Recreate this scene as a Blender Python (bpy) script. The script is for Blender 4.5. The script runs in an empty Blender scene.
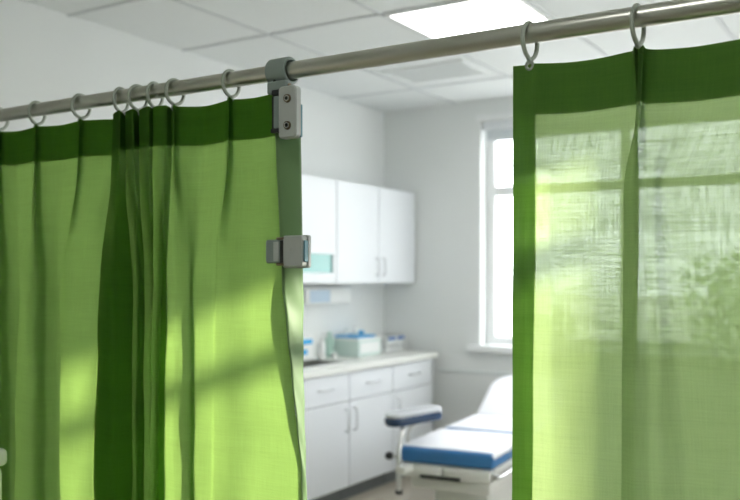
import bpy, bmesh, math, random
from mathutils import Vector, Matrix
random.seed(7)
SC = bpy.context.scene
COL = SC.collection
PI = math.pi

# ------------------------------------------------------------------ helpers
S_, C_ = 0.530, 0.848          # sine / cosine of the camera's yaw
FPX = 888.0
CAMZ = 1.47
def ray_x(px, y):
    """where the sight line through column px meets the plane Y = y"""
    r = (px - 370.0) / FPX
    return y * (C_ * r - S_) / (C_ + S_ * r)

class MB:
    def __init__(self, M=None):
        self.bm = bmesh.new(); self.M = M
        self.uv = None
    def _tf(self, vs, M):
        bmesh.ops.transform(self.bm, matrix=M, verts=vs)
    def box(self, a, b, bev=0.0, seg=2, rot=None, smooth=False):
        a = Vector(a); b = Vector(b)
        t = bmesh.new()
        bmesh.ops.create_cube(t, size=1.0)
        d = Vector([abs(b[i]-a[i]) for i in range(3)])
        bmesh.ops.scale(t, vec=d, verts=t.verts)
        if bev > 0:
            bmesh.ops.bevel(t, geom=list(t.edges), offset=min(bev, min(d)*0.49), segments=seg, profile=0.5, affect='EDGES')
        if rot is not None: bmesh.ops.transform(t, matrix=rot, verts=t.verts)
        bmesh.ops.translate(t, vec=(a+b)/2, verts=t.verts)
        self._merge(t, smooth or bev > 0.006)
        return self
    def _merge(self, t, smooth=False):
        mp = {}
        for v in t.verts: mp[v] = self.bm.verts.new(v.co)
        for f in t.faces:
            nf = self.bm.faces.new([mp[v] for v in f.verts]); nf.smooth = smooth
        t.free()
    def cyl(self, p, q, r, n=24, r2=None, caps=True):
        p = Vector(p); q = Vector(q); ax = (q-p)
        t = bmesh.new()
        bmesh.ops.create_cone(t, cap_ends=caps, segments=n, radius1=r, radius2=r if r2 is None else r2, depth=ax.length)
        bmesh.ops.transform(t, matrix=ax.to_track_quat('Z', 'Y').to_matrix().to_4x4(), verts=t.verts)
        bmesh.ops.translate(t, vec=(p+q)/2, verts=t.verts)
        for f in t.faces: f.smooth = len(f.verts) == 4
        mp = {}
        for v in t.verts: mp[v] = self.bm.verts.new(v.co)
        for f in t.faces:
            nf = self.bm.faces.new([mp[v] for v in f.verts]); nf.smooth = f.smooth
        t.free()
        return self
    def tube(self, pts, r, n=10, closed=False, flat=1.0):
        pts = [Vector(p) for p in pts]; N = len(pts)
        rings = []
        up = None
        for i, p in enumerate(pts):
            if closed: tg = pts[(i+1) % N] - pts[i-1]
            else: tg = pts[min(i+1, N-1)] - pts[max(i-1, 0)]
            tg.normalize()
            if up is None:
                up = Vector((1, 0, 0)) if abs(tg.x) < .8 else Vector((0, 0, 1))
            s = tg.cross(up).normalized(); up2 = s.cross(tg).normalized(); up = up2
            rings.append([self.bm.verts.new(p + s*math.cos(2*PI*k/n)*r + up2*math.sin(2*PI*k/n)*r*flat) for k in range(n)])
        for i in range(N if closed else N-1):
            A = rings[i]; B = rings[(i+1) % N]
            for k in range(n):
                f = self.bm.faces.new((A[k], A[(k+1) % n], B[(k+1) % n], B[k])); f.smooth = True
        if not closed:
            self.bm.faces.new(rings[0]); self.bm.faces.new(rings[-1])
        return self
    def lathe(self, prof, base=(0, 0, 0), n=28):
        base = Vector(base); R = []
        for r, z in prof:
            R.append([self.bm.verts.new(base + Vector((r*math.cos(2*PI*k/n), r*math.sin(2*PI*k/n), z))) for k in range(n)])
        for i in range(len(R)-1):
            for k in range(n):
                f = self.bm.faces.new((R[i][k], R[i][(k+1) % n], R[i+1][(k+1) % n], R[i+1][k])); f.smooth = True
        self.bm.faces.new(R[0]); self.bm.faces.new(R[-1])
        return self
    def prism(self, outline, y0, y1, hole=None):
        """outline in x,z extruded along y"""
        n = len(outline)
        A = [self.bm.verts.new((x, y0, z)) for x, z in outline]
        B = [self.bm.verts.new((x, y1, z)) for x, z in outline]
        for i in range(n):
            self.bm.faces.new((A[i], A[(i+1) % n], B[(i+1) % n], B[i]))
        if hole is None:
            self.bm.faces.new(A); self.bm.faces.new(B)
        else:
            m = len(hole)
            assert m == n
            HA = [self.bm.verts.new((x, y0, z)) for x, z in hole]
            HB = [self.bm.verts.new((x, y1, z)) for x, z in hole]
            for i in range(n):
                j = (i+1) % n
                self.bm.faces.new((A[i], A[j], HA[j], HA[i]))
                self.bm.faces.new((B[i], B[j], HB[j], HB[i]))
                self.bm.faces.new((HA[i], HA[j], HB[j], HB[i]))
        return self
    def build(self, name, mat, parent=None):
        bm = self.bm
        if self.M is not None: bmesh.ops.transform(bm, matrix=self.M, verts=bm.verts)
        bmesh.ops.recalc_face_normals(bm, faces=bm.faces)
        for e in bm.edges:
            if len(e.link_faces) == 2 and e.calc_face_angle(0) > .75: e.smooth = False
        if parent is not None:
            root = parent
            off = Vector((0, 0, 0))
            while root is not None:
                off += root.location; root = root.parent
            bmesh.ops.translate(bm, vec=-off, verts=bm.verts)
        me = bpy.data.meshes.new(name); bm.to_mesh(me); bm.free()
        me.materials.append(mat)
        o = bpy.data.objects.new(name, me); COL.objects.link(o)
        o.parent = parent
        return o

def thing(name, label, cat, loc=(0, 0, 0), group=None):
    o = bpy.data.objects.new(name, None); COL.objects.link(o)
    o.location = loc; o.empty_display_size = .05
    o['label'] = label; o['category'] = cat
    if group: o['group'] = group
    return o
def tag(o, label, cat, group=None):
    o['label'] = label; o['category'] = cat
    if group: o['group'] = group
    return o
def struct(name, mb, m, parent=None):
    o = mb.build(name, m, parent)
    if parent is None: o['kind'] = 'structure'
    return o

# ---------------------------------------------------------------- materials
def mat(name, col, rough=.5, metal=0., spec=.5, noise=0., scale=20., bump=0.):
    m = bpy.data.materials.new(name); m.use_nodes = True
    nt = m.node_tree; b = nt.nodes['Principled BSDF']
    b.inputs['Base Color'].default_value = (*col, 1)
    b.inputs['Roughness'].default_value = rough
    b.inputs['Metallic'].default_value = metal
    b.inputs['Specular IOR Level'].default_value = spec
    if noise or bump:
        tc = nt.nodes.new('ShaderNodeTexCoord'); n = nt.nodes.new('ShaderNodeTexNoise')
        n.inputs['Scale'].default_value = scale; n.inputs['Detail'].default_value = 4
        nt.links.new(tc.outputs['Object'], n.inputs['Vector'])
        if noise:
            mx = nt.nodes.new('ShaderNodeMix'); mx.data_type = 'RGBA'
            mx.inputs['A'].default_value = (*[c*(1-noise) for c in col], 1)
            mx.inputs['B'].default_value = (*[min(1, c*(1+noise)) for c in col], 1)
            nt.links.new(n.outputs['Fac'], mx.inputs['Factor'])
            nt.links.new(mx.outputs['Result'], b.inputs['Base Color'])
        if bump:
            bp = nt.nodes.new('ShaderNodeBump'); bp.inputs['Strength'].default_value = bump
            bp.inputs['Distance'].default_value = .002
            nt.links.new(n.outputs['Fac'], bp.inputs['Height']); nt.links.new(bp.outputs['Normal'], b.inputs['Normal'])
    return m
def emit(name, col, s):
    m = bpy.data.materials.new(name); m.use_nodes = True
    nt = m.node_tree; nt.nodes.clear()
    e = nt.nodes.new('ShaderNodeEmission'); e.inputs['Color'].default_value = (*col, 1); e.inputs['Strength'].default_value = s
    o = nt.nodes.new('ShaderNodeOutputMaterial'); nt.links.new(e.outputs[0], o.inputs['Surface'])
    return m
def glass(name, tint=(1, 1, 1), gl=.06):
    m = bpy.data.materials.new(name); m.use_nodes = True
    nt = m.node_tree; nt.nodes.clear()
    t = nt.nodes.new('ShaderNodeBsdfTransparent'); t.inputs['Color'].default_value = (*tint, 1)
    g = nt.nodes.new('ShaderNodeBsdfGlossy'); g.inputs['Roughness'].default_value = .05
    x = nt.nodes.new('ShaderNodeMixShader'); x.inputs[0].default_value = gl
    o = nt.nodes.new('ShaderNodeOutputMaterial')
    nt.links.new(t.outputs[0], x.inputs[1]); nt.links.new(g.outputs[0], x.inputs[2]); nt.links.new(x.outputs[0], o.inputs['Surface'])
    return m

def fabric(name, open_lo, open_hi, dif, trans, trans_w=.6, open_tint=(.85, 1, .75)):
    """woven sheer cloth: gaps between the threads let light straight through"""
    m = bpy.data.materials.new(name); m.use_nodes = True
    nt = m.node_tree; nt.nodes.clear(); N = nt.nodes.new; L = nt.links.new
    uv = N('ShaderNodeUVMap'); uv.uv_map = 'UVMap'
    def stretched(sx, sy, sc, det=3):
        mp = N('ShaderNodeMapping'); mp.inputs['Scale'].default_value = (sx, sy, 1)
        L(uv.outputs[0], mp.inputs[0])
        n = N('ShaderNodeTexNoise'); n.inputs['Scale'].default_value = sc; n.inputs['Detail'].default_value = det
        L(mp.outputs[0], n.inputs['Vector']); return n.outputs['Fac']
    warp = stretched(1, .04, 330)        # vertical slubs
    weft = stretched(.04, 1, 330)        # horizontal slubs
    blot = stretched(1, 1, 520, 3)
    band = stretched(.05, 1, 30, 2)
    def math_(op, a, b):
        n = N('ShaderNodeMath'); n.operation = op
        for i, v in enumerate((a, b)):
            if isinstance(v, (int, float)): n.inputs[i].default_value = v
            else: L(v, n.inputs[i])
        return n.outputs[0]
    sm = math_('ADD', math_('ADD', math_('MULTIPLY', warp, .3), math_('MULTIPLY', weft, .32)), math_('ADD', math_('MULTIPLY', blot, .3), math_('MULTIPLY', band, .18)))
    mr = N('ShaderNodeMapRange'); mr.inputs['From Min'].default_value = .46; mr.inputs['From Max'].default_value = .65
    mr.inputs['To Min'].default_value = open_lo; mr.inputs['To Max'].default_value = open_hi
    L(sm, mr.inputs['Value'])
    mr2 = N('ShaderNodeMapRange'); mr2.inputs['From Min'].default_value = .42; mr2.inputs['From Max'].default_value = .68
    mr2.inputs['To Min'].default_value = .86; mr2.inputs['To Max'].default_value = 1.12
    L(sm, mr2.inputs['Value'])
    def tint(c):
        v = N('ShaderNodeVectorMath'); v.operation = 'SCALE'; v.inputs[0].default_value = c
        L(mr2.outputs[0], v.inputs['Scale']); return v.outputs[0]
    d = N('ShaderNodeBsdfDiffuse'); L(tint(dif), d.inputs['Color'])
    t = N('ShaderNodeBsdfTranslucent'); L(tint(trans), t.inputs['Color'])
    x = N('ShaderNodeMixShader'); x.inputs[0].default_value = trans_w
    L(d.outputs[0], x.inputs[1]); L(t.outputs[0], x.inputs[2])
    tr = N('ShaderNodeBsdfTransparent'); tr.inputs['Color'].default_value = (*open_tint, 1)
    y = N('ShaderNodeMixShader'); L(mr.outputs[0], y.inputs[0]); L(x.outputs[0], y.inputs[1]); L(tr.outputs[0], y.inputs[2])
    o = N('ShaderNodeOutputMaterial'); L(y.outputs[0], o.inputs['Surface'])
    return m

M = {}
M['wall'] = mat('painted_wall', (.77, .785, .775), .85, noise=.015, scale=3)
M['wall_lower'] = mat('painted_wall_lower', (.70, .73, .72), .7, noise=.015, scale=3)
M['ceiling'] = mat('ceiling_tile', (.78, .80, .80), .9, noise=.03, scale=60, bump=.15)
M['grid'] = mat('ceiling_grid_metal', (.60, .62, .63), .6)
M['floor'] = mat('vinyl_floor', (.42, .38, .31), .35, noise=.08, scale=8)
M['white_lam'] = mat('white_laminate', (.78, .80, .83), .35)
M['edge_lam'] = mat('cabinet_side', (.66, .69, .72), .45)
M['kick'] = mat('plinth_grey', (.20, .22, .23), .5)
M['worktop'] = mat('worktop_laminate', (.80, .80, .76), .3, noise=.02, scale=40)
M['steel'] = mat('brushed_steel', (.62, .62, .60), .28, 1., noise=.04, scale=90)
M['rodsteel'] = mat('satin_rod_steel', (.54, .54, .49), .28, 1.)
M['handle'] = mat('handle_nickel', (.62, .63, .64), .3, .9)
M['trim'] = mat('white_trim', (.82, .83, .83), .4)
M['blind'] = mat('blind_fabric', (.62, .66, .68), .7)
M['grey_pl'] = mat('grey_green_plastic', (.22, .27, .25), .45)
M['grey_plate'] = mat('light_grey_plate', (.43, .455, .43), .4)
M['teal_pl'] = mat('teal_plastic', (.12, .28, .33), .4)
M['ring'] = mat('ring_plastic', (.38, .42, .36), .4)
M['screw'] = mat('screw_metal', (.20, .16, .11), .35, .9)
M['dark'] = mat('dark_rubber_and_shade', (.02, .022, .022), .6)  # rubber parts, and painted shade in slots, recesses and gaps
M['vinyl_blue'] = mat('blue_vinyl', (.035, .17, .40), .35)
M['navy'] = mat('navy_vinyl', (.03, .06, .12), .25)
M['silver'] = mat('grey_pad_highlight', (.62, .64, .68), .25)  # silver tone, paled to hold the highlight on the armrest
M['paper'] = mat('white_paper_sheet', (.88, .88, .92), .6)
M['bed_metal'] = mat('cream_enamel', (.68, .68, .64), .35)
M['white_pl'] = mat('white_plastic', (.82, .83, .82), .35)
M['mint_pl'] = mat('pale_mint_plastic', (.62, .74, .70), .4)
M['blue_pl'] = mat('bright_blue_plastic', (.02, .36, .72), .35)
M['navy_pl'] = mat('mid_blue_plastic', (.08, .20, .50), .4)
M['green_glass'] = mat('green_bottle_plastic', (.42, .60, .52), .25)
M['pane'] = glass('window_glass')
M['teal_glass'] = mat('teal_frosted_glass', (.33, .60, .58), .15)
M['lamp'] = emit('lamp_diffuser', (1., 1., .97), 6.)
M['leaf'] = mat('leaf_green', (.38, .44, .32), .6, noise=.3, scale=2)
M['bark'] = mat('bark', (.12, .09, .06), .9, noise=.2, scale=12)
M['paving'] = mat('outdoor_paving', (.5, .5, .47), .9, noise=.1, scale=1)
M['sheer'] = fabric('green_sheer_fabric', .015, .085, (.115, .235, .07), (.38, .52, .20), .62, (.90, .97, .90))
M['sheer_l'] = fabric('green_voile_fabric', .01, .07, (.085, .21, .035), (.26, .42, .10), .62, (.6, .95, .4))
M['header'] = fabric('green_header_fabric', .0, .006, (.13, .25, .055), (.13, .24, .045), .45)
M['hem'] = fabric('green_hem_fabric', .0, .05, (.12, .27, .05), (.18, .36, .06), .5)
M['strap'] = mat('satin_green_edging', (.14, .24, .10), .5, spec=.25)

# ------------------------------------------------------------------ the room
XL, XR, YB, YF, ZC = -3.70, 0.80, -1.60, 6.13, 2.808
T = .12
struct('floor', MB().box((XL-T, YB-T, -.1), (XR+T, YF+.2, 0)), M['floor'])
struct('ceiling', MB().box((XL-T, YB-T, ZC), (XR+T, YF+.2, ZC+.1)), M['ceiling'])
struct('wall_left', MB().box((XL-T, YB-T, 0), (XL, YF+.2, ZC)).box((XL, YB, 0), (XL+.05, 2.62, ZC)), M['wall'])
struct('wall_back', MB().box((XL-T, YB-T, 0), (XR+T, YB, ZC)), M['wall'])
# far wall with the wide window opening
WX0, WX1, WZ0, WZ1 = -2.85, -.60, .96, 2.65
w = MB()
w.box((XL-T, YF, 0), (WX0, YF+.2, ZC)).box((WX1, YF, 0), (XR+T, YF+.2, ZC))
w.box((WX0, YF, 0), (WX1, YF+.2, WZ0)).box((WX0, YF, WZ1), (WX1, YF+.2, ZC))
struct('wall_far', w, M['wall'])
# right wall with an unseen window added to let in the sun
RY0, RY1, RZ0, RZ1 = 2.90, 4.42, .95, 2.18
w = MB()
w.box((XR, YB-T, 0), (XR+.1, RY0, ZC)).box((XR, RY1, 0), (XR+.1, YF+.2, ZC))
w.box((XR, RY0, 0), (XR+.1, RY1, RZ0)).box((XR, RY0, RZ1), (XR+.1, RY1, ZC))
struct('wall_right', w, M['wall'])
struct('baseboard_far', MB().box((XL+.5, YF-.015, 0), (XR, YF, .1), .003), M['trim'])
struct('trim_1', MB().box((XL+.5, YF-.010, .745), (XR, YF, .770), .004), M['wall_lower'])      # wall rail

# ceiling grid
g = MB()
gx0, gxs, gy0, gys = -3.05, .715, 3.02, .82
xs = [gx0 + gxs*i for i in range(-1, 7)]; ys = [gy0 + gys*i for i in range(-5, 5)]
for x in xs:
    if XL < x < XR: g.box((x-.011, YB, ZC-.006), (x+.011, YF, ZC+.002))
for y in ys:
    if YB < y < YF: g.box((XL, y-.011, ZC-.006), (XR, y+.011, ZC+.002))
struct('trim_2', g, M['grid'])

def window(name, axis, a0, a1, z0, z1, p, fr, mull, trans, casing, sgn):
    """casement window in wall; axis 'x' -> runs along X at Y=p"""
    def bx(m, u0, u1, zz0, zz1, q0, q1, bev=.004):
        if axis == 'x': m.box((u0, q0, zz0), (u1, q1, zz1), bev)
        else: m.box((q0, u0, zz0), (q1, u1, zz1), bev)
    m = MB(); q0, q1 = p, p+.06*sgn
    if q0 > q1: q0, q1 = q1, q0
    bx(m, a0, a0+fr, z0, z1, q0, q1); bx(m, a1-fr, a1, z0, z1, q0, q1)
    bx(m, a0+fr, a1-fr, z0, z0+fr, q0, q1); bx(m, a0+fr, a1-fr, z1-fr, z1, q0, q1)
    for u in mull: bx(m, u-.035, u+.035, z0+fr, z1-fr, q0, q1)
    for tz, th in trans: bx(m, a0+fr, a1-fr, tz-th/2, tz+th/2, q0, q1)
    root = struct(name, m, M['trim'])
    gm = MB(); bx(gm, a0+fr, a1-fr, z0+fr, z1-fr, p+.028*sgn, p+.034*sgn, 0)
    gm.build('glass_pane', M['pane'], root)
    return root
w1 = window('window_1', 'x', WX0+.005, WX1-.005, WZ0+.005, WZ1-.005, YF+.12, .06, [-1.79], [(2.13, .07)], True, 1)
m = MB()   # casing, sill board
m.box((WX0-.03, YF-.02, WZ1), (WX1+.03, YF, WZ1+.05), .004)
m.build('casing', M['trim'], w1)
MB().box((WX0-.08, YF-.07, WZ0-.045), (WX1+.08, YF+.118, WZ0+.004), .006).build('window_sill', M['trim'], w1)
w2 = window('added_sun_window', 'y', RY0, RY1, RZ0, RZ1, XR+.04, .025, [], [(1.985, .05)], False, 1)  # added out of view so slanting sun reaches the curtains

# roller blind, rolled up under the head of window_1
rb = thing('roller_blind', 'pale grey roller blind pulled up under the window head', 'blind', ((WX0+WX1)/2, YF+.05, 2.56))
MB().box((WX0+.01, YF+.02, 2.585), (WX1-.01, YF+.085, 2.648), .01).build('cassette', M['white_lam'], rb)
MB().box((WX0+.03, YF+.05, 2.515), (WX1-.03, YF+.054, 2.59)).build('blind_cloth', M['blind'], rb)
MB().box((WX0+.03, YF+.043, 2.50), (WX1-.03, YF+.061, 2.518), .005).build('bottom_bar', M['white_lam'], rb)

# ceiling lamps and vent
def panel(ix, iy, label):
    x0, y0 = gx0+gxs*ix, gy0+gys*iy
    t = thing('ceiling_light', label, 'ceiling light', (x0+gxs/2, y0+gys/2, ZC-.004), )
    m = MB()
    a, b, c, d = x0+.012, x0+gxs-.012, y0+.012, y0+gys-.012
    for p, q in (((a, c), (b, c+.02)), ((a, d-.02), (b, d)), ((a, c+.02), (a+.02, d-.02)), ((b-.02, c+.02), (b, d-.02))):
        m.box((p[0], p[1], ZC-.012), (q[0], q[1], ZC-.001))
    m.build('frame', M['trim'], t)
    MB().box((a+.02, c+.02, ZC-.008), (b-.02, d-.02, ZC-.002)).build('diffuser', M['lamp'], t)
panel(1, 1, 'bright white square ceiling light panel above the curtain rod')
panel(3, 1, 'added fill light panel above the right curtain, unseen overhead')  # added lamp, brightens the room beyond the curtains
panel(3, -4, 'added unseen fill light panel behind the viewer on the right')  # added lamp, fills the near side of curtains and clamp
v = thing('ceiling_vent', 'pale slotted air vent in ceiling beyond the curtain rod', 'vent', (-2.68, 5.1, ZC-.006))
m = MB(); a, b, c, d = -2.98, -2.40, 4.90, 5.30
for p, q in (((a, c), (b, c+.03)), ((a, d-.03), (b, d)), ((a, c+.03), (a+.03, d-.03)), ((b-.03, c+.03), (b, d-.03))):
    m.box((p[0], p[1], ZC-.012), (q[0], q[1], ZC-.001), .002)
m.build('frame', M['ceiling'], v)
MB().box((a+.03, c+.03, ZC-.003), (b-.03, d-.03, ZC-.001)).build('backing', M['ceiling'], v)
m = MB()
for i in range(11):
    y = c+.045+i*.031
    m.box((a+.03, y-.009, ZC-.011), (b-.03, y+.009, ZC-.008), rot=Matrix.Rotation(.12, 4, 'X'))
m.build('slats', M['ceiling'], v)

# ------------------------------------------------------------- wall cabinets
def bar_handle(p, q, out, parent, name='handle'):
    """bow handle from p to q standing out along +X"""
    p = Vector(p); q = Vector(q); o = Vector((out, 0, 0))
    d = (q-p)*.08
    pts = [p, p+o*.7+d*.2, p+o+d, q+o-d, q+o*.7-d*.2, q]
    MB().tube(pts, .0055, 10).build(name, M['handle'], parent)

upper = [(4.466, 5.012, 'left'), (5.017, 5.561, 'right'), (5.566, 6.110, 'left')]
UL = ['white wall cabinet with small teal glass pane, leftmost in view',
      'middle white wall cabinet with handle at its lower right',
      'white wall cabinet nearest the room corner']
for (y0, y1, side), lab in zip(upper, UL):
    t = thing('wall_cabinet', lab, 'cabinet', (XL+.15, (y0+y1)/2, 1.43), 'wall cabinets')
    t['group'] = 'wall cabinets'
    MB().box((XL+.001, y0, 1.432), (-3.422, y1, 2.14), .002).build('body', M['edge_lam'], t)
    first = y0 < 5
    dm = MB()
    if first:
        # door with an opening near the bottom holding a pane
        dm.box((-3.42, y0+.002, 1.63), (-3.40, y1-.002, 2.138), .002)
        dm.box((-3.42, y0+.002, 1.434), (-3.40, y1-.002, 1.505), .002)
        dm.box((-3.42, y1-.04, 1.505), (-3.40, y1-.002, 1.63), .001).box((-3.42, y0+.002, 1.505), (-3.40, y0+.04, 1.63), .001)
    else:
        dm.box((-3.42, y0+.002, 1.434), (-3.40, y1-.002, 2.138), .002)
    door = dm.build('door', M['white_lam'], t)
    if first:
        MB().box((-3.4205, y0+.04, 1.505), (-3.416, y1-.04, 1.63)).build('glass_pane', M['teal_glass'], door)
        bar_handle((-3.40, y0+.07, 1.50), (-3.40, y0+.07, 1.62), .028, door)
    else:
        y = y1-.045 if side == 'right' else y0+.045
        bar_handle((-3.40, y, 1.49), (-3.40, y, 1.615), .028, door)

# ------------------------------------------------------------- base cabinets
base = [(3.74, 4.298, 'r'), (4.302, 4.863, 'r'), (4.868, 5.426, 'l'), (5.431, 6.030, 'l')]
BL = ['white base cabinet left end of the row, mostly behind the green curtain',
      'white base cabinet with drawer below the sink',
      'middle white base cabinet under the storage box with blue lid',
      'white base cabinet at the corner end of the worktop']
for (y0, y1, side), lab in zip(base, BL):
    t = thing('base_cabinet', lab, 'cabinet', (XL+.25, (y0+y1)/2, 0), 'base cabinets')
    bm_ = MB().box((XL+.001, y0, .10), (-3.222, y0+.018, .855), .001).box((XL+.001, y1-.018, .10), (-3.222, y1, .855), .001)
    bm_.box((XL+.001, y0+.018, .10), (-3.222, y1-.018, .118)).box((XL+.001, y0+.018, .118), (XL+.008, y1-.018, .855))
    bm_.build('body', M['edge_lam'], t)
    MB().box((XL+.001, y0, 0), (-3.27, y1, .10)).build('plinth', M['kick'], t)
    d = MB().box((-3.222, y0+.002, .105), (-3.20, y1-.002, .662), .002).build('door', M['white_lam'], t)
    y = y1-.045 if side == 'r' else y0+.045
    bar_handle((-3.20, y, .47), (-3.20, y, .615), .03, d)
    d = MB().box((-3.22, y0+.002, .668), (-3.20, y1-.002, .85), .002).build('drawer', M['white_lam'], t)
    yc = (y0+y1)/2
    bar_handle((-3.20, yc-.075, .765), (-3.20, yc+.075, .765), .03, d)
# worktop with the sink cut-out
SX0, SX1, SY0, SY1 = -3.62, -3.31, 4.42, 5.02
w = MB()
w.box((XL+.001, 3.72, .858), (-3.18, SY0, .90), .004).box((XL+.001, SY1, .858), (-3.18, 6.075, .90), .004)
w.box((XL+.001, SY0, .858), (SX0, SY1, .90), .0).box((SX1, SY0, .858), (-3.18, SY1, .90), .0)
tag(w.build('worktop', M['worktop']), 'long cream worktop running over the white base cabinets', 'worktop')
s = thing('sink', 'small stainless steel sink let into the worktop', 'sink', (-3.46, 4.72, .90))
w = MB()
w.box((SX0-.015, SY0-.015, .900), (SX1+.015, SY0+.005, .905), .002).box((SX0-.015, SY1-.005, .900), (SX1+.015, SY1+.015, .905), .002)
w.box((SX0-.015, SY0+.005, .900), (SX0+.005, SY1-.005, .905), .002).box((SX1-.005, SY0+.005, .900), (SX1+.015, SY1-.005, .905), .002)
w.build('rim', M['steel'], s)
w = MB()
w.box((SX0+.001, SY0+.001, .76), (SX1-.001, SY1-.001, .765)).box((SX0+.001, SY0+.001, .765), (SX0+.005, SY1-.001, .90)).box((SX1-.005, SY0+.001, .765), (SX1-.001, SY1-.001, .90))
w.box((SX0+.005, SY0+.001, .765), (SX1-.005, SY0+.005, .90)).box((SX0+.005, SY1-.005, .765), (SX1-.005, SY1-.001, .90))
w.build('basin', M['steel'], s)
f = thing('tap', 'chrome swan neck tap at the back of the sink', 'tap', (-3.66, 4.62, .90))
MB().lathe([(.022, 0), (.022, .012), (.012, .018), (.012, .03)], (-3.66, 4.62, .90)).build('base', M['steel'], f)
MB().tube([(-3.66, 4.62, .92), (-3.66, 4.62, 1.06)] + [(-3.66+.055*(1-math.cos(a)), 4.62, 1.06+.05*math.sin(a)) for a in [i*PI/8 for i in range(1, 9)]] + [(-3.55, 4.62, 1.04)], .009, 12).build('spout', M['steel'], f)

# wall dispenser under the cabinets
t = thing('towel_dispenser', 'white and pale blue paper dispenser on wall under cabinets', 'dispenser', (XL, 5.25, 1.28))
MB().box((XL+.001, 4.93, 1.285), (XL+.10, 5.50, 1.405), .014).build('housing', M['white_pl'], t)
MB().box((XL+.0985, 4.98, 1.298), (XL+.103, 5.22, 1.385), .001).build('front_label', mat('pale_blue_panel', (.50, .62, .74), .4), t)

# storage box with blue lid
def bxy(m, x0, x1, y0, y1, z0, z1, bev=.004): return m.box((x0, y0, z0), (x1, y1, z1), bev)
t = thing('storage_box', 'white plastic storage box with bright blue lid on worktop', 'box', (-3.575, 5.50, .90))
m = MB(); X0, X1, Y0, Y1 = -3.685, -3.45, 5.37, 5.67
bxy(m, X0, X1, Y0, Y1, .901, .912); bxy(m, X0, X0+.006, Y0, Y1, .912, 1.03, .002); bxy(m, X1-.006, X1, Y0, Y1, .912, 1.03, .002)
bxy(m, X0+.006, X1-.006, Y0, Y0+.006, .912, 1.03, .002); bxy(m, X0+.006, X1-.006, Y1-.006, Y1, .912, 1.03, .002)
m.build('tub', M['mint_pl'], t)
m = MB(); bxy(m, X0-.006, X1+.006, Y0-.006, Y1+.006, 1.018, 1.034, .005); m.build('rim', M['white_pl'], t)
m = MB(); bxy(m, X0+.012, X1-.02, Y0+.015, Y1-.04, 1.034, 1.049, .006); m.build('lid', M['blue_pl'], t)
m = MB(); bxy(m, X1-.001, X1+.003, Y0+.02, Y1-.02, .925, 1.0, .001); m.build('front_label', M['white_pl'], t)

def bottle(x, y, z, r, h, matname, capmat, label, cap_r=.5, pump=False, group=None):
    t = thing('bottle', label, 'bottle', (x, y, z), group)
    MB().lathe([(r*.9, 0), (r, .006), (r, h*.68), (r*.85, h*.76), (r*.42, h*.82), (r*.42, h*.86)], (x, y, z+.001)).build('body', M[matname], t)
    MB().lathe([(r*cap_r, h*.86), (r*cap_r, h), (r*cap_r*.8, h*1.01)], (x, y, z+.001)).build('cap', M[capmat], t)
    if pump:
        MB().tube([(x, y, z+h), (x, y, z+h+.03), (x+.035, y, z+h+.032), (x+.04, y, z+h+.022)], .005).build('pump', M[capmat], t)
bottle(-3.62, 5.15, .90, .026, .15, 'white_pl', 'white_pl', 'white pump soap bottle standing behind the sink corner', .5, True)
bottle(-3.60, 5.56, 1.049, .022, .062, 'white_pl', 'white_pl', 'small white bottle standing on the blue box lid, nearer the corner', .55)
bottle(-3.63, 5.47, 1.049, .016, .048, 'white_pl', 'mint_pl', 'tiny white bottle on the blue lid, left one of two', .6)
bottle(-3.655, 5.295, .90, .03, .18, 'green_glass', 'green_glass', 'pale green bottle behind the storage box with blue lid', .5)
bottle(-3.66, 5.73, .90, .024, .165, 'white_pl', 'blue_pl', 'white bottle with bright blue cap between box and rack', .9)
t = thing('cup', 'tiny white cup on worktop beside the soap bottle', 'cup', (-3.53, 5.17, .90))
MB().lathe([(.018, 0), (.024, .04), (.022, .04), (.016, .005)], (-3.53, 5.17, .901)).build('cup_body', M['white_pl'], t)
# carton with blue print
t = thing('glove_carton', 'white carton with blue print behind the sink edge', 'carton', (-3.62, 4.93, .90))
MB().box((-3.695, 4.86, .906), (-3.632, 5.07, 1.075), .004).build('carton_body', M['white_pl'], t)
m = MB(); m.box((-3.632, 4.88, 1.01), (-3.630, 5.05, 1.045)).box((-3.632, 4.90, .94), (-3.630, 4.99, .975)); m.build('printed_panel', M['blue_pl'], t)
# wire-sided rack
t = thing('supply_rack', 'white two tier supply rack with blue strips by the corner', 'rack', (-3.58, 5.93, .90))
m = MB(); X0, X1, Y0, Y1 = -3.69, -3.47, 5.80, 6.08
for z in (.901, .955, 1.005):
    bxy(m, X0, X1, Y0, Y1, z, z+.006, .002)
for x in (X0+.004, X1-.004):
    for y in (Y0+.004, (Y0+Y1)/2, Y1-.004): m.cyl((x, y, .90), (x, y, 1.03), .005, 10)
m.build('frame', M['white_pl'], t)
m = MB(); bxy(m, X1-.002, X1+.003, Y0+.02, Y0+.12, .995, 1.018, .001); bxy(m, X1-.002, X1+.003, Y0+.16, Y1-.02, .995, 1.018, .001); m.build('blue_label', M['navy_pl'], t)
m = MB()
for i in range(3):
    for z in (.907, .961): bxy(m, X0+.01, X1-.015, Y0+.012+i*.087, Y0+.09+i*.087, z, z+.036, .004)
m.build('trays', M['white_pl'], t)

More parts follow.
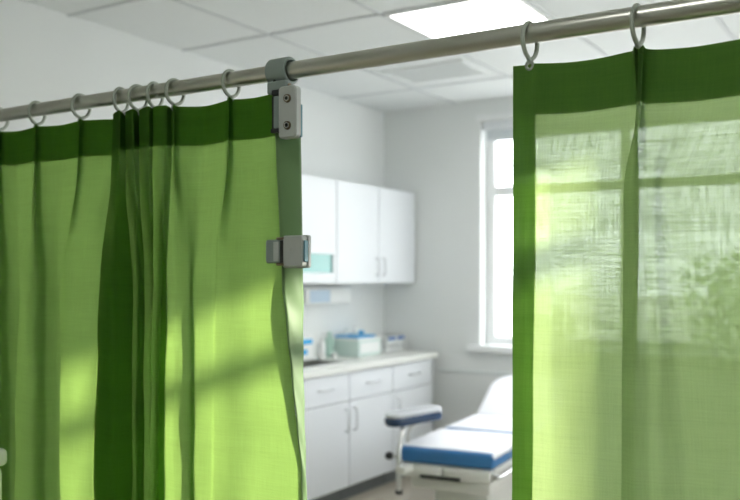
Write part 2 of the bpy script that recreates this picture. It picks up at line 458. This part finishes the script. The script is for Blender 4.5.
# ------------------------------------------------------------------ exam bed
BR = Matrix.Translation((-2.432, 4.185, 0)) @ Matrix.Rotation(math.radians(6), 4, 'Z')
def BM(): return MB(BR)
bed = thing('examination_couch', 'adjustable examination couch with blue mattress and white paper cover', 'exam bed', (-2.2, 4.9, 0))
W = .54
def cushion(y0, y1, z0, th, ang=0., top=True, endround=.02, name='mattress_section'):
    """blue slab with a paper-covered top, tilted up by ang about its near edge"""
    R = BR @ Matrix.Translation((W/2, y0, z0)) @ Matrix.Rotation(ang, 4, 'X')
    a = MB(R); a.box((-W/2, .0, 0), (W/2, y1-y0, th), .022, 4, smooth=True)
    o = a.build(name, M['vinyl_blue'], bed)
    b = MB(R)
    # draped paper: thin sheet over the top, edges turned down a little
    Wp = W/2+.003; L = y1-y0
    n = 18
    prof = [(-Wp, th-.028), (-Wp, th-.014)] + [(-Wp+.014*(1-math.cos(q)), th-.014+.018*math.sin(q)) for q in (.5, 1., 1.57)] + [(-.1, th+.0045), (0, th+.006), (.1, th+.0045)] + [(Wp-.014*(1-math.cos(q)), th-.014+.018*math.sin(q)) for q in (1.57, 1., .5)] + [(Wp, th-.014), (Wp, th-.028)]
    rows = []
    for i in range(n+1):
        y = .004 + (L-.008)*i/n
        dz = 0.0015*math.sin(i*1.7)
        e = .016 if i in (0, n) else 0
        rows.append([b.bm.verts.new((x, y, z+dz-e*(z > th-.02))) for x, z in prof])
    for i in range(n):
        for k in range(len(prof)-1):
            f = b.bm.faces.new((rows[i][k], rows[i][k+1], rows[i+1][k+1], rows[i+1][k])); f.smooth = True
    p = b.build('paper_cover', M['paper'], o)
    md = p.modifiers.new('thick', 'SOLIDIFY'); md.thickness = .0015
cushion(0, .66, .47, .085)
cushion(.672, 1.27, .47, .085)
def back_outline(w, l, r0, r1, ins):
    o = []
    for cx, cy, a, r in ((w/2-r1, l-r1, 0, r1), (-w/2+r1, l-r1, PI/2, r1), (-w/2+r0, r0, PI, r0), (w/2-r0, r0, 1.5*PI, r0)):
        for i in range(9):
            b = a+PI/2*i/8; o.append((cx+(r-ins)*math.cos(b), cy+(r-ins)*math.sin(b)))
    return o
def back_slab(name, mt, par, lv):
    m = MB(BR @ Matrix.Translation((W/2, 1.285, .478)) @ Matrix.Rotation(math.radians(29), 4, 'X'))
    Rr = [[m.bm.verts.new((x, y, z)) for x, y in back_outline(W, .50, .03, .15, ins)] for z, ins in lv]
    for i in range(len(Rr)-1):
        for k in range(len(Rr[0])):
            f = m.bm.faces.new((Rr[i][k], Rr[i][(k+1) % len(Rr[0])], Rr[i+1][(k+1) % len(Rr[0])], Rr[i+1][k])); f.smooth = True
    m.bm.faces.new(Rr[0]); m.bm.faces.new(Rr[-1])
    return m.build(name, mt, par)
bk = back_slab('backrest', M['vinyl_blue'], bed, [(0, .012), (.006, .003), (.02, 0), (.055, 0), (.068, .006), (.074, .02)])
back_slab('paper_cover', M['paper'], bk, [(.030, -.002), (.058, -.003), (.071, .004), (.078, .02), (.080, .026)])
m = BM()
m.box((.02, .01, .415), (W-.02, .05, .468), .006).box((.02, 1.15, .415), (W-.02, 1.19, .468), .006)
m.box((.01, .05, .425), (.05, 1.15, .468), .006).box((W-.05, .05, .425), (W-.01, 1.15, .468), .006)
m.build('frame', M['bed_metal'], bed)
m = BM(); m.box((.005, -.005, .395), (W/2-.02, .012, .462), .008).box((W/2-.01, -.005, .395), (W-.02, .012, .462), .008)
m.build('front_rail', M['bed_metal'], bed)
m = BM(); m.box((.13, -.012, .395), (.36, -.004, .415), .003); m.build('pull_slot_shade', M['dark'], bed)  # solid dark strip painted as the shade of the slot
m = BM(); m.box((.06, .03, .33), (W-.03, .9, .395), .012); m.build('lower_frame', M['bed_metal'], bed)
m = BM(); m.box((.12, .2, .10), (W-.09, .8, .33), .03, 3); m.build('lift_column', M['bed_metal'], bed)
m = BM(); m.box((.03, .08, .03), (W-.03, 1.25, .10), .02, 3); m.build('base', M['bed_metal'], bed)
for x in (.07, W-.07):
    for y in (.14, 1.18):
        m = BM(); m.cyl((x-.014, y, .025), (x+.014, y, .025), .025, 20); m.build('caster', M['dark'], bed)
m = BM(); m.tube([(W+.012, .02, .43), (W+.026, .05, .43), (W+.026, 1.1, .43), (W+.012, 1.13, .43)], .011)
m.tube([(W+.0, .30, .43), (W+.03, .30, .43)], .008).tube([(W+.0, .9, .43), (W+.03, .9, .43)], .008)
m.tube([(W-.01, .02, .43), (W+.012, .02, .43)], .011).tube([(W-.01, 1.13, .43), (W+.012, 1.13, .43)], .011)
m.build('side_rail', M['steel'], bed)
m = BM(); m.tube([(.19, 1.3, .40), (.19, 1.52, .585)], .013).tube([(W-.19, 1.3, .40), (W-.19, 1.52, .585)], .013).tube([(.19, 1.12, .40), (.19, 1.3, .40)], .013).tube([(W-.19, 1.12, .40), (W-.19, 1.3, .40)], .013)
m.build('backrest_strut', M['steel'], bed)
# arm rest on its post, world coordinates
a0 = Vector((-2.485, 4.15, .695)); a1 = Vector((-2.335, 4.48, .715)); ax = a1-a0
Ra = Matrix.Translation((a0+a1)/2) @ ax.to_track_quat('Y', 'Z').to_matrix().to_4x4()
L = ax.length
m = MB(Ra)
def pad(m, w, l, z0, z1, bev):
    n = 10; out = []
    for s in (1, -1):
        for i in range(n+1):
            a = PI*i/n if s == 1 else PI+PI*i/n
            out.append((w/2*math.cos(a), s*(l/2-w*.42)+w*.42*math.sin(a)))
    levels = [(z0, .88), (z0+bev*.4, .97), (z0+bev, 1), (z1-bev, 1), (z1-bev*.4, .96), (z1-bev*.1, .86), (z1, .6)]
    R = []
    for z, k in levels:
        kx = k; ky = 1-(1-k)*w/l
        R.append([m.bm.verts.new((x*kx, y*ky, z)) for x, y in out])
    for i in range(len(R)-1):
        for k in range(len(out)):
            f = m.bm.faces.new((R[i][k], R[i][(k+1) % len(out)], R[i+1][(k+1) % len(out)], R[i+1][k])); f.smooth = True
    m.bm.faces.new(R[0]); m.bm.faces.new(R[-1])
pad(m, .14, L, -.036, .012, .014)
arm = m.build('armrest', M['navy'], bed)
m = MB(Ra); pad(m, .132, L-.006, .008, .036, .014); m.build('armrest_top_highlight', M['silver'], arm)  # silver top slab with the pad's highlight put into its colour
m = MB()
m.tube([(-2.425, 4.26, .672), (-2.415, 4.21, .655), (-2.397, 4.15, .61), (-2.392, 4.12, .54), (-2.390, 4.115, .33)], .014, 14)
m.tube([(-2.37, 4.40, .69), (-2.39, 4.38, .68), (-2.45, 4.35, .635), (-2.462, 4.345, .59), (-2.462, 4.345, .50), (-2.455, 4.345, .43), (-2.415, 4.345, .43)], .011, 14)
m.build('armrest_post', M['steel'], bed)
m = MB(); m.cyl((-2.390, 4.115, .333), (-2.390, 4.115, .313), .019, 18); m.build('post_foot', M['dark'], bed)
m = MB(); m.box((-2.405, 4.10, .425), (-2.345, 4.21, .465), .008); m.build('post_bracket', M['bed_metal'], bed)
m = MB(); m.lathe([(.008, -.02), (.02, -.014), (.024, 0), (.02, .014), (.008, .02)], (-2.443, 4.105, .515)).build('knob', M['dark'], bed)
m = MB(); m.cyl((-2.435, 4.107, .515), (-2.395, 4.115, .515), .007, 12).build('knob_stem', M['steel'], bed)

# --------------------------------------------------------------------- rod
RY, RZ, RR = 1.564, 1.926, .0190
CL0, CL1 = ray_x(272.5, RY), ray_x(292, RY)     # clamp
CLX = (CL0+CL1)/2
t = thing('curtain_rod', 'long satin steel curtain rod crossing the whole view', 'curtain rod', (-1.2, RY, RZ))
MB().cyl((XL+.055, RY, RZ), (CLX, RY, RZ), RR-.0010, 48).build('tube', M['rodsteel'], t)
MB().cyl((CLX, RY, RZ), (XR-.002, RY, RZ), RR, 48).build('tube', M['rodsteel'], t)
MB().cyl((XL+.0525, RY, RZ), (XL+.060, RY, RZ), .034, 32).build('wall_flange', M['rodsteel'], t)
MB().cyl((XR-.008, RY, RZ), (XR-.001, RY, RZ), .034, 32).build('wall_flange', M['rodsteel'], t)

# ------------------------------------------------------------- curtain rings
def ring(px, drop, label, grp, wob=0., R=.0295, cz=RZ-.0085):
    x = ray_x(px, RY)
    t = thing('curtain_ring', label, 'curtain ring', (x, RY, RZ), grp)
    pts = []
    ang = math.radians(wob)
    def P(y, z): return (x + math.sin(ang)*y, RY + math.cos(ang)*y, z)
    for i in range(40):
        a = PI*1.5 + .30 + (2*PI-.60)*i/39
        s = 1.0
        pts.append(P(R*.92*math.cos(a), cz + R*math.sin(a)))
    zb = RZ - drop + .010
    pts = [P(.0, zb)] + pts + [P(0.0, zb)]
    MB().tube(pts, .0042, 12).build('hoop', M['ring'], t)
    e = [(x + .0065*math.sin(2*PI*k/16), RY-.002, zb-.0055+.0075*math.cos(2*PI*k/16)) for k in range(16)]
    MB().tube(e, .0030, 8, closed=True).build('eyelet', M['ring'], t)
ZTL, ZTR = 1.880, 1.868
ringsL = [(-1, 'grey ring cut by the left edge of the view'),
          (37, 'grey plastic ring first full one from the left'), (81, 'grey ring halfway between left edge and bunched folds'),
          (121, 'grey ring at the left side of the dark bunched folds'), (138, 'second ring of the tight cluster over the bunched folds'),
          (155, 'third ring of the tight cluster over the bunched folds'), (175, 'rightmost ring of the tight cluster over the bunched folds'),
          (231, 'lone grey ring just left of the rod clamp')]
for i, (px, lab) in enumerate(ringsL):
    ring(px, RZ-ZTL+.004, lab, 'rings of the left curtain', wob=[4, -5, 6, -8, 9, -4, 7, 3][i])
for px, lab in ((530, 'grey ring at the left edge of the right curtain'), (638, 'grey ring over the pinched pleat of the right curtain')):
    ring(px, RZ-ZTR+.006, lab, 'rings of the right curtain', wob=4, R=.033, cz=RZ-.0135)

# ----------------------------------------------------------------- curtains
def catmull(P, t):
    n = len(P)-1
    i = min(int(t*n), n-1); f = t*n-i
    p0 = P[max(i-1, 0)]; p1 = P[i]; p2 = P[i+1]; p3 = P[min(i+2, n)]
    out = []
    for a, b, c, d in zip(p0, p1, p2, p3):
        m1 = (c-a)*.38; m2 = (d-b)*.38
        out.append((2*f**3-3*f**2+1)*b + (f**3-2*f**2+f)*m1 + (-2*f**3+3*f**2)*c + (f**3-f**2)*m2)
    return out
class Drape:
    """levels: [(z, [(px, yoff), ...])] from top to bottom, same number of control points in each"""
    def __init__(self, levels, ztop, zbot):
        self.lv = []
        for z, pts in levels:
            self.lv.append((z, [(ray_x(px, RY+yo), RY+yo) for px, yo in pts]))
        self.n = len(levels[0][1])-1; self.zt = ztop; self.zb = zbot
        K = self.n*10; self.K = K
        self.arc = [0]
        mid = self.lv[len(self.lv)//2][1]
        p = catmull(mid, 0)
        for i in range(1, K+1):
            q = catmull(mid, i/K)
            self.arc.append(self.arc[-1]+math.hypot(q[0]-p[0], q[1]-p[1])); p = q
    def at(self, u, z):
        lv = self.lv
        if z >= lv[0][0]: return catmull(lv[0][1], u)
        for (za, A), (zb, B) in zip(lv, lv[1:]):
            if z >= zb:
                f = (za-z)/(za-zb); f = f*f*(3-2*f) if lv.index((za, A)) in (1,) else f
                a = catmull(A, u); b = catmull(B, u)
                return [a[k]*(1-f)+b[k]*f for k in (0, 1)]
        return catmull(lv[-1][1], u)
    def mesh(self, name, mt, parent, u0=0., u1=1., z1=None, z0=None, nz=90, off=0., crumple=.0015, wav=.0):
        bm = bmesh.new(); uvl = bm.loops.layers.uv.new('UVMap')
        z1 = self.zt if z1 is None else z1; z0 = self.zb if z0 is None else z0
        k0, k1 = int(round(u0*self.K)), int(round(u1*self.K))
        G = []
        for j in range(nz+1):
            z = z1 + (z0-z1)*j/nz
            row = []
            for k in range(k0, k1+1):
                u = k/self.K
                x, y = self.at(u, z)
                a = self.arc[k]
                zz = z + wav*math.sin(a*38)*(1-min(1, j/nz*3))
                y += crumple*(math.sin(a*31+z*17)+math.sin(a*57-z*29+1.3)*.6)*(min(1, (self.zt-z)/.15))
                if off:
                    xa, ya = self.at(max(0, u-.002), z); xb, yb = self.at(min(1, u+.002), z)
                    t = Vector((xb-xa, yb-ya)).normalized()
                    x += t.y*off; y -= t.x*off
                row.append(bm.verts.new((x, y, zz)))
            G.append(row)
        for j in range(nz):
            for i in range(len(G[0])-1):
                f = bm.faces.new((G[j][i], G[j][i+1], G[j+1][i+1], G[j+1][i])); f.smooth = True
                for lp in f.loops:
                    v = lp.vert
                    ii, jj = (i, j)
                    if v in (G[j][i+1], G[j+1][i+1]): ii = i+1
                    if v in (G[j+1][i], G[j+1][i+1]): jj = j+1
                    lp[uvl].uv = (self.arc[k0+ii], z1+(z0-z1)*jj/nz)
        off_ = Vector(parent.location)
        bmesh.ops.translate(bm, vec=-off_, verts=bm.verts)
        me = bpy.data.meshes.new(name); bm.to_mesh(me); bm.free(); me.materials.append(mt)
        o = bpy.data.objects.new(name, me); COL.objects.link(o); o.parent = parent
        return o

# left curtain: control columns at heading / under heading / middle / low / hem
Ltop = [(-95, 0), (-70, .02), (-49, .0), (-46, -.03), (-42, 0), (-22, .02), (-5, 0), (-2, -.03), (2, 0), (18, .018), (33, 0), (36, -.03), (40, 0),
        (60, .018), (77, 0), (80, -.03), (84, 0), (104, .02), (116, .03),
        (113, -.02), (120, -.045), (127, .03), (125, -.02), (133, -.04), (142, .03), (139, -.02), (149, -.045), (157, .025), (153, -.03), (166, -.03), (172, .0), (174, -.032), (179, -.004),
        (205, .026), (226, .0), (229, -.032), (234, 0), (254, .012), (276, -.004)]
Lmid = [(-95, 0), (-74, .02), (-56, .0), (-46, -.04), (-36, 0), (-22, .02), (-12, 0), (-2, -.035), (8, 0), (20, .022), (20, 0), (34, -.035), (46, 0),
        (58, .024), (66, .028), (61, -.012), (72, -.016), (98, -.010), (150, .06),
        (101, -.02), (113, -.060), (152, .050), (130, .005), (141, -.022), (160, .045), (143, .0), (150, -.022), (166, .03), (153, -.03), (162, -.045), (167, -.010), (176, -.014), (190, -.006),
        (195, .010), (214, .012), (216, -.006), (228, -.004), (250, .008), (281, -.004)]
Llow = [(-95, 0), (-76, .03), (-60, .0), (-46, -.05), (-32, 0), (-22, .03), (-14, 0), (-2, -.045), (10, 0), (24, .03), (15, 0), (32, -.035), (46, 0),
        (58, .024), (68, .032), (60, -.012), (72, -.016), (93, -.008), (150, .06),
        (94, -.03), (112, -.065), (152, .050), (128, .005), (140, -.024), (160, .045), (142, .0), (150, -.024), (168, .03), (150, -.035), (158, -.045), (164, -.010), (174, -.014), (190, -.006),
        (195, .012), (211, .012), (213, -.006), (226, -.004), (252, .008), (302, -.004)]
cl = thing('privacy_curtain', 'green pleated privacy curtain left of the gap, bunched in the middle', 'curtain', (-1.7, RY, RZ-.05))
Lc = []
for i, (p, q) in enumerate(zip(Lmid, Ltop)):
    Lc.append(p)
def mixl(A, B, f): return [(a[0]*(1-f)+b[0]*f, a[1]*(1-f)+b[1]*f) for a, b in zip(A, B)]
Lh = mixl(Ltop, Lmid, .08)
edge = [(1.88, 275.5), (1.785, 276), (1.45, 283), (1.28, 291), (1.05, 302), (.40, 306)]
def setedge(L, px): L = list(L); L[-1] = (px, -.004); return L
L128 = mixl(Lmid, Llow, .45)
DL = Drape([(1.88, setedge(Ltop, 275.5)), (1.785, setedge(Lh, 276)), (1.45, setedge(Lmid, 283)), (1.28, setedge(L128, 291)), (1.05, setedge(Llow, 302)), (.40, setedge(Llow, 306))], ZTL, .40)
DL.mesh('fabric_panel', M['sheer_l'], cl, z1=ZTL, nz=110)
DL.mesh('header_band', M['header'], cl, z1=ZTL+.001, z0=ZTL-.094, nz=12, off=-.0016, wav=.0)
# edging strap that turns away from the room along the curtain's leading edge
def strap():
    bm = bmesh.new(); uvl = bm.loops.layers.uv.new('UVMap')
    near = [(1.88, 274.8), (1.785, 275.2), (1.45, 282.2), (1.28, 290.2), (1.05, 301.2), (.40, 305)]
    far = [(1.88, 297), (1.785, 300.5), (1.45, 302.5), (1.28, 302.5), (1.05, 305), (.40, 311)]
    def ev(T, z):
        for (a, p), (b, q) in zip(T, T[1:]):
            if z >= b: f = (a-z)/(a-b); return p*(1-f)+q*f
        return T[-1][1]
    G = []
    nz = 120
    for j in range(nz+1):
        z = 1.876 + (.40-1.876)*j/nz
        pn = ev(near, z); pf = ev(far, z)
        yn = RY-.0065; xn = ray_x(pn, yn)
        # far edge: deeper in Y so that the strip faces mostly sideways
        dp = (pf-pn)/25.
        tw = max(0., min(1., (1.52-z)/.12))      # the strap twists further away below the clasp
        yf = yn + .004 + (.046+.034*tw)*min(1, dp)
        xf = ray_x(pf, yf)
        row = []
        for i in range(9):
            f = i/8
            b = .004*math.sin(PI*f)*(.6+.5*math.sin(z*9)) + .0010*math.sin(z*60+f*5)*(z < 1.5)
            row.append(bm.verts.new((xn*(1-f)+xf*f + b, yn*(1-f)+yf*f, z)))
        G.append(row)
    for j in range(nz):
        for i in range(8):
            f = bm.faces.new((G[j][i], G[j][i+1], G[j+1][i+1], G[j+1][i])); f.smooth = True
    bmesh.ops.translate(bm, vec=-Vector(cl.location), verts=bm.verts)
    me = bpy.data.meshes.new('edge_strap'); bm.to_mesh(me); bm.free(); me.materials.append(M['strap'])
    o = bpy.data.objects.new('edge_strap', me); COL.objects.link(o); o.parent = cl
    md = o.modifiers.new('thick', 'SOLIDIFY'); md.thickness = .0025; md.offset = -1
    o['label'] = 'satin dark green edging along the leading edge'
strap()

Rtop = [(513, -.004), (519, -.002), (525, .0), (531, -.003), (536, -.002), (552, .012), (575, .024), (600, .022), (622, .008), (632, .0), (634, -.026), (638.5, -.004), (643, -.030), (647, .0), (662, .018), (695, .03), (735, .02),
        (782, .0), (788, -.03), (796, 0), (850, .02), (930, 0)]
Rmid = [(513, -.004), (519, -.002), (525, .0), (530, .0), (536, .0), (549, -.003), (564, .004), (590, .014), (622, .014), (639, .016), (630, .0), (624, -.014), (633, -.026), (646, -.016), (655, -.014), (664, .008), (710, .016),
        (760, .02), (780, -.03), (800, 0), (850, .03), (930, 0)]
Rlow = [(512, -.004), (518, -.002), (524, .0), (528, .0), (533, .0), (552, -.003), (568, .002), (590, .012), (618, .014), (635, .016), (628, .0), (621, -.014), (634, -.026), (650, -.016), (664, -.012), (690, .006), (715, .010),
        (750, .02), (780, -.03), (800, 0), (850, .03), (930, 0)]
Rhb = mixl(Rtop, Rmid, .12)
for i_, p_ in zip(range(9, 14), [(637, .004), (636, -.012), (637.5, -.020), (641, -.026), (645, .0)]): Rhb[i_] = p_
cr = thing('privacy_curtain', 'sheer green privacy curtain right of the gap with window light behind', 'curtain', (-.4, RY, RZ-.06))
DR = Drape([(1.868, Rtop), (1.772, Rhb), (1.62, Rmid), (1.35, mixl(Rmid, Rlow, .5)), (1.05, Rlow), (.40, Rlow)], ZTR, .40)
DR.mesh('fabric_panel', M['sheer'], cr, nz=110, crumple=.001)
DR.mesh('header_band', M['header'], cr, z1=ZTR+.001, z0=ZTR-.094, nz=12, off=-.0016, crumple=.001)
hm = DR.mesh('side_hem', M['hem'], cr, u0=0, u1=4/21., z1=ZTR-.090, z0=.40, nz=90, off=-.0022, crumple=.001)

# ------------------------------------------------------------ clamp on rod
def rrect(x0, x1, z0, z1, r, n=6):
    o = []
    for cx, cz, a in ((x1-r, z1-r, 0), (x0+r, z1-r, PI/2), (x0+r, z0+r, PI), (x1-r, z0+r, 1.5*PI)):
        for i in range(n+1):
            b = a+PI/2*i/n; o.append((cx+r*math.cos(b), cz+r*math.sin(b)))
    return o
def rr_plate(m, x0, x1, z0, z1, y0, y1, r, ch=.0015):
    """rounded plate with a chamfered front edge (front is y0)"""
    lv = [(y0, ch), (y0+ch, 0), (y1, 0)]
    R = []
    for y, c in lv:
        R.append([m.bm.verts.new((x, y, z)) for x, z in rrect(x0+c, x1-c, z0+c, z1-c, r)])
    for i in range(len(R)-1):
        for k in range(len(R[0])):
            m.bm.faces.new((R[i][k], R[i][(k+1) % len(R[0])], R[i+1][(k+1) % len(R[0])], R[i+1][k]))
    m.bm.faces.new(R[0]); m.bm.faces.new(R[-1])
ck = thing('rod_clamp', 'grey clamp bracket gripping the rod with two screws below', 'clamp', (CLX, RY, RZ))
m = MB()
Ro, Ri = .0305, .0225
n = 48
c0, c1 = CL0, CL1
prof = [(c0+.004, Ri), (c0, Ri+.002), (c0, Ro-.004), (c0+.001, Ro-.0015), (c0+.004, Ro), (c1-.004, Ro), (c1-.001, Ro-.0015), (c1, Ro-.004), (c1, Ri+.002), (c1-.004, Ri)]
rs = [[m.bm.verts.new((x, RY+r*math.cos(2*PI*k/n), RZ+r*math.sin(2*PI*k/n))) for k in range(n)] for x, r in prof]
for i in range(len(rs)):
    A = rs[i]; B = rs[(i+1) % len(rs)]
    for k in range(n):
        f = m.bm.faces.new((A[k], A[(k+1) % n], B[(k+1) % n], B[k])); f.smooth = True
m.build('collar', M['grey_pl'], ck)
m = MB()
m.box((c0+.004, RY-.026, RZ-.052), (c1+.002, RY+.004, RZ-.024), .004)
m.build('lug', M['grey_pl'], ck)
m = MB(); m.cyl((c1+.001, RY-.013, RZ-.036), (c1+.0045, RY-.013, RZ-.036), .0055, 18); m.build('lug_bolt', M['screw'], ck)
PX0, PX1 = ray_x(278, RY-.040), ray_x(297.5, RY-.034)
m = MB(); rr_plate(m, PX0, PX1, 1.771, 1.884, RY-.040, RY-.022, .010, .003); m.build('face_plate', M['grey_plate'], ck)
for z in (1.856, 1.798):
    xc = (PX0+PX1)/2+.002
    m = MB()
    m.cyl((xc, RY-.0405, z), (xc, RY-.044, z), .0095, 28, r2=.0085)
    s = m.build('screw', M['screw'], ck)
    m = MB(); m.cyl((xc, RY-.0438, z), (xc, RY-.0446, z), .0068, 6)
    s2 = m.build('socket', M['steel'], s)
    m = MB(); m.cyl((xc, RY-.0446, z), (xc, RY-.0452, z), .0045, 6); m.build('socket_recess_shade', M['dark'], s)  # dark disc standing for the shade inside the socket
BX0, BX1 = ray_x(282, RY-.01), ray_x(302.5, RY-.01)
m = MB(); rr_plate(m, BX0, BX1, 1.775, 1.847, RY-.016, RY-.010, .004, .001); m.build('back_plate', M['teal_pl'], ck)
HX = ray_x(275, RY-.02)
m = MB(); m.cyl((HX, RY-.022, 1.795), (HX, RY-.022, 1.868), .0055, 16).cyl((HX, RY-.022, 1.868), (HX, RY-.022, 1.905), .0032, 12)
m.box((HX-.004, RY-.028, 1.870), (PX0+.006, RY-.015, 1.882), .002).box((HX-.007, RY-.028, 1.788), (PX0+.004, RY-.015, 1.797), .002)
m.build('hinge_pin', M['dark'], ck)
m = MB(); m.box((HX-.001, RY-.027, 1.797), (PX0+.002, RY-.020, 1.868), .002); m.build('hinge_leaf', M['grey_pl'], ck)

# --------------------------------------------------------------- edge clasp
YC = RY-.030
q = lambda px: ray_x(px, YC)
zc_, = (CAMZ + (278-251.5)*1.93/FPX,)
ec = thing('curtain_clasp', 'grey plastic clasp clipped on the curtain edge strap below the clamp', 'clasp', (q(287), YC, zc_))
hh = .033
m = MB(); rr_plate(m, q(284.5), q(303.5), zc_-hh, zc_+hh, YC-.006, YC+.012, .005, .002); m.build('front_plate', M['grey_plate'], ec)
m = MB()
rr_plate(m, q(279), q(305), zc_-hh-.003, zc_+hh+.002, YC+.013, YC+.022, .006, .001); m.build('frame_plate', M['grey_plate'], ec)
m = MB(); rr_plate(m, q(266.5), q(281), zc_-hh+.008, zc_+hh-.007, YC-.004, YC+.016, .006, .002); m.build('hook', M['grey_pl'], ec)
m = MB(); m.box((q(275), YC-.0065, zc_-hh+.012), (q(280), YC-.003, zc_+hh-.012), .001); m.build('hook_lip', M['grey_plate'], ec)
m = MB(); m.box((q(277.5), YC-.006, zc_+hh-.008), (q(286), YC+.004, zc_+hh-.002), .002); m.build('pivot', M['screw'], ec)
m = MB(); m.box((q(277.5), YC-.006, zc_-hh+.002), (q(286), YC+.004, zc_-hh+.008), .002); m.build('pivot', M['screw'], ec)
m = MB(); m.box((q(280.6), YC-.003, zc_-hh+.009), (q(284.3), YC+.010, zc_+hh-.009), .001); m.build('gap', M['dark'], ec)  # solid dark block painted as the shade between hook and plate
m = MB(); m.box((q(303.8), YC-.002, zc_-hh+.010), (q(305.2), YC+.012, zc_+hh-.010), .003); m.build('release_tab', M['teal_pl'], ec)
m = MB()
zz = zc_; xx = q(294)
m.tube([(xx+.006*math.cos(2*PI*k/24), YC-.0062, zz+.008*math.sin(2*PI*k/24)) for k in range(24)], .0006, 6, closed=True)
m.build('embossed_mark', M['grey_plate'], ec)

# -------------------------------------------------------- bin at left border
yb = 1.22
xr = ray_x(8.8, yb+.16); zt = CAMZ - (448-278)*((-S_*xr + C_*(yb+.162)))/FPX
bn = thing('waste_bin', 'white lidded waste bin in front of the left curtain at frame edge', 'bin', (xr-.16, yb+.08, 0))
MB().box((xr-.31, yb+.012, .02), (xr-.007, yb+.155, zt-.042), .02, 4).build('body', M['white_pl'], bn)
MB().box((xr-.32, yb, zt-.043), (xr, yb+.162, zt), .014, 4).build('lid', M['white_pl'], bn)
MB().box((xr-.30, yb+.02, 0), (xr-.02, yb+.145, .021), .004).build('foot', M['dark'], bn)

# ------------------------------------------------------------------ outdoors
g = MB().box((-60, YF+.25, -.35), (60, 90, -.30)); o = g.build('paving', M['paving']); o['kind'] = 'structure'; o.name = 'ground'
struct('added_sun_blocker', MB().box((.5, YF+.3, -.3), (1.0, 11.5, 5.2)), M['wall'])  # unseen block added to keep direct sun off the far window
def shrub(x, y, r, h, label, n=1100):
    t = thing('tree', label, 'tree', (x, y, -.3), 'trees outside the window')
    m = MB(); m.tube([(x, y, -.31), (x+.03, y, .3), (x-.02, y, h-r)], .06, 10)
    m.tube([(x, y, .5), (x+r*.4, y+.1, h-r*.8)], .03, 8).tube([(x, y, .6), (x-r*.4, y-.1, h-r*.7)], .03, 8)
    m.build('trunk', M['bark'], t)
    m = MB(); bm = m.bm
    blobs = [(Vector((x+random.uniform(-.55, .55)*r, y+random.uniform(-.5, .5)*r, h-r*random.uniform(.3, 1.7))), r*random.uniform(.35, .6)) for _ in range(12)]
    for i in range(n):
        c, rr = random.choice(blobs)
        d = Vector((random.gauss(0, 1), random.gauss(0, 1), random.gauss(0, 1))).normalized()
        p = c + d*rr*random.uniform(.6, 1.05)
        u = Vector((random.gauss(0, 1), random.gauss(0, 1), random.gauss(0, 1))).normalized()
        v = u.cross(d).normalized(); s = random.uniform(.05, .1)
        a = [p-u*s, p+v*s*.5, p+u*s, p-v*s*.5]
        bm.faces.new([bm.verts.new(k) for k in a])
    m.build('foliage', M['leaf'], t)
shrub(-2.35, 14.6, 1.1, 1.9, 'green tree outside the window, seen through the middle of the right curtain')
shrub(-.85, 10.4, .8, 2.2, 'green tree outside the window, towards right edge of the view')
shrub(-6.3, 16.5, .9, 1.0, 'low green tree outside the window, left one behind the sheer curtain')

# -------------------------------------------------------------------- lights
wd = bpy.data.worlds.new('sky'); SC.world = wd; wd.use_nodes = True
bg = wd.node_tree.nodes['Background']
bg.inputs['Color'].default_value = (.93, .97, 1.0, 1); bg.inputs['Strength'].default_value = 7.0
sd = bpy.data.lights.new('sun', 'SUN'); sd.energy = 8.8; sd.angle = .022; sd.color = (1, .92, .76)
so = bpy.data.objects.new('sun', sd); COL.objects.link(so)
so.rotation_euler = Vector((-1, -1, -.33)).to_track_quat('-Z', 'Y').to_euler(); so.location = (6, 8, 4)

# -------------------------------------------------------------------- camera
cd = bpy.data.cameras.new('camera'); cam = bpy.data.objects.new('camera', cd); COL.objects.link(cam)
cam.location = (0, 0, CAMZ)
cam.rotation_euler = (PI/2, 0, math.atan2(S_, C_))
cd.sensor_width = 36; cd.lens = FPX/740*36
cd.shift_y = (278-250)/740.
cd.dof.use_dof = True; cd.dof.focus_distance = 1.80; cd.dof.aperture_fstop = 3.2
cd.clip_start = .05
SC.camera = cam
SC.view_settings.view_transform = 'Standard'; SC.view_settings.look = 'None'
SC.view_settings.exposure = 0.22; SC.view_settings.gamma = 1
SC.cycles.transparent_max_bounces = 24
SC.cycles.max_bounces = 10; SC.cycles.diffuse_bounces = 6; SC.cycles.sample_clamp_indirect = 8
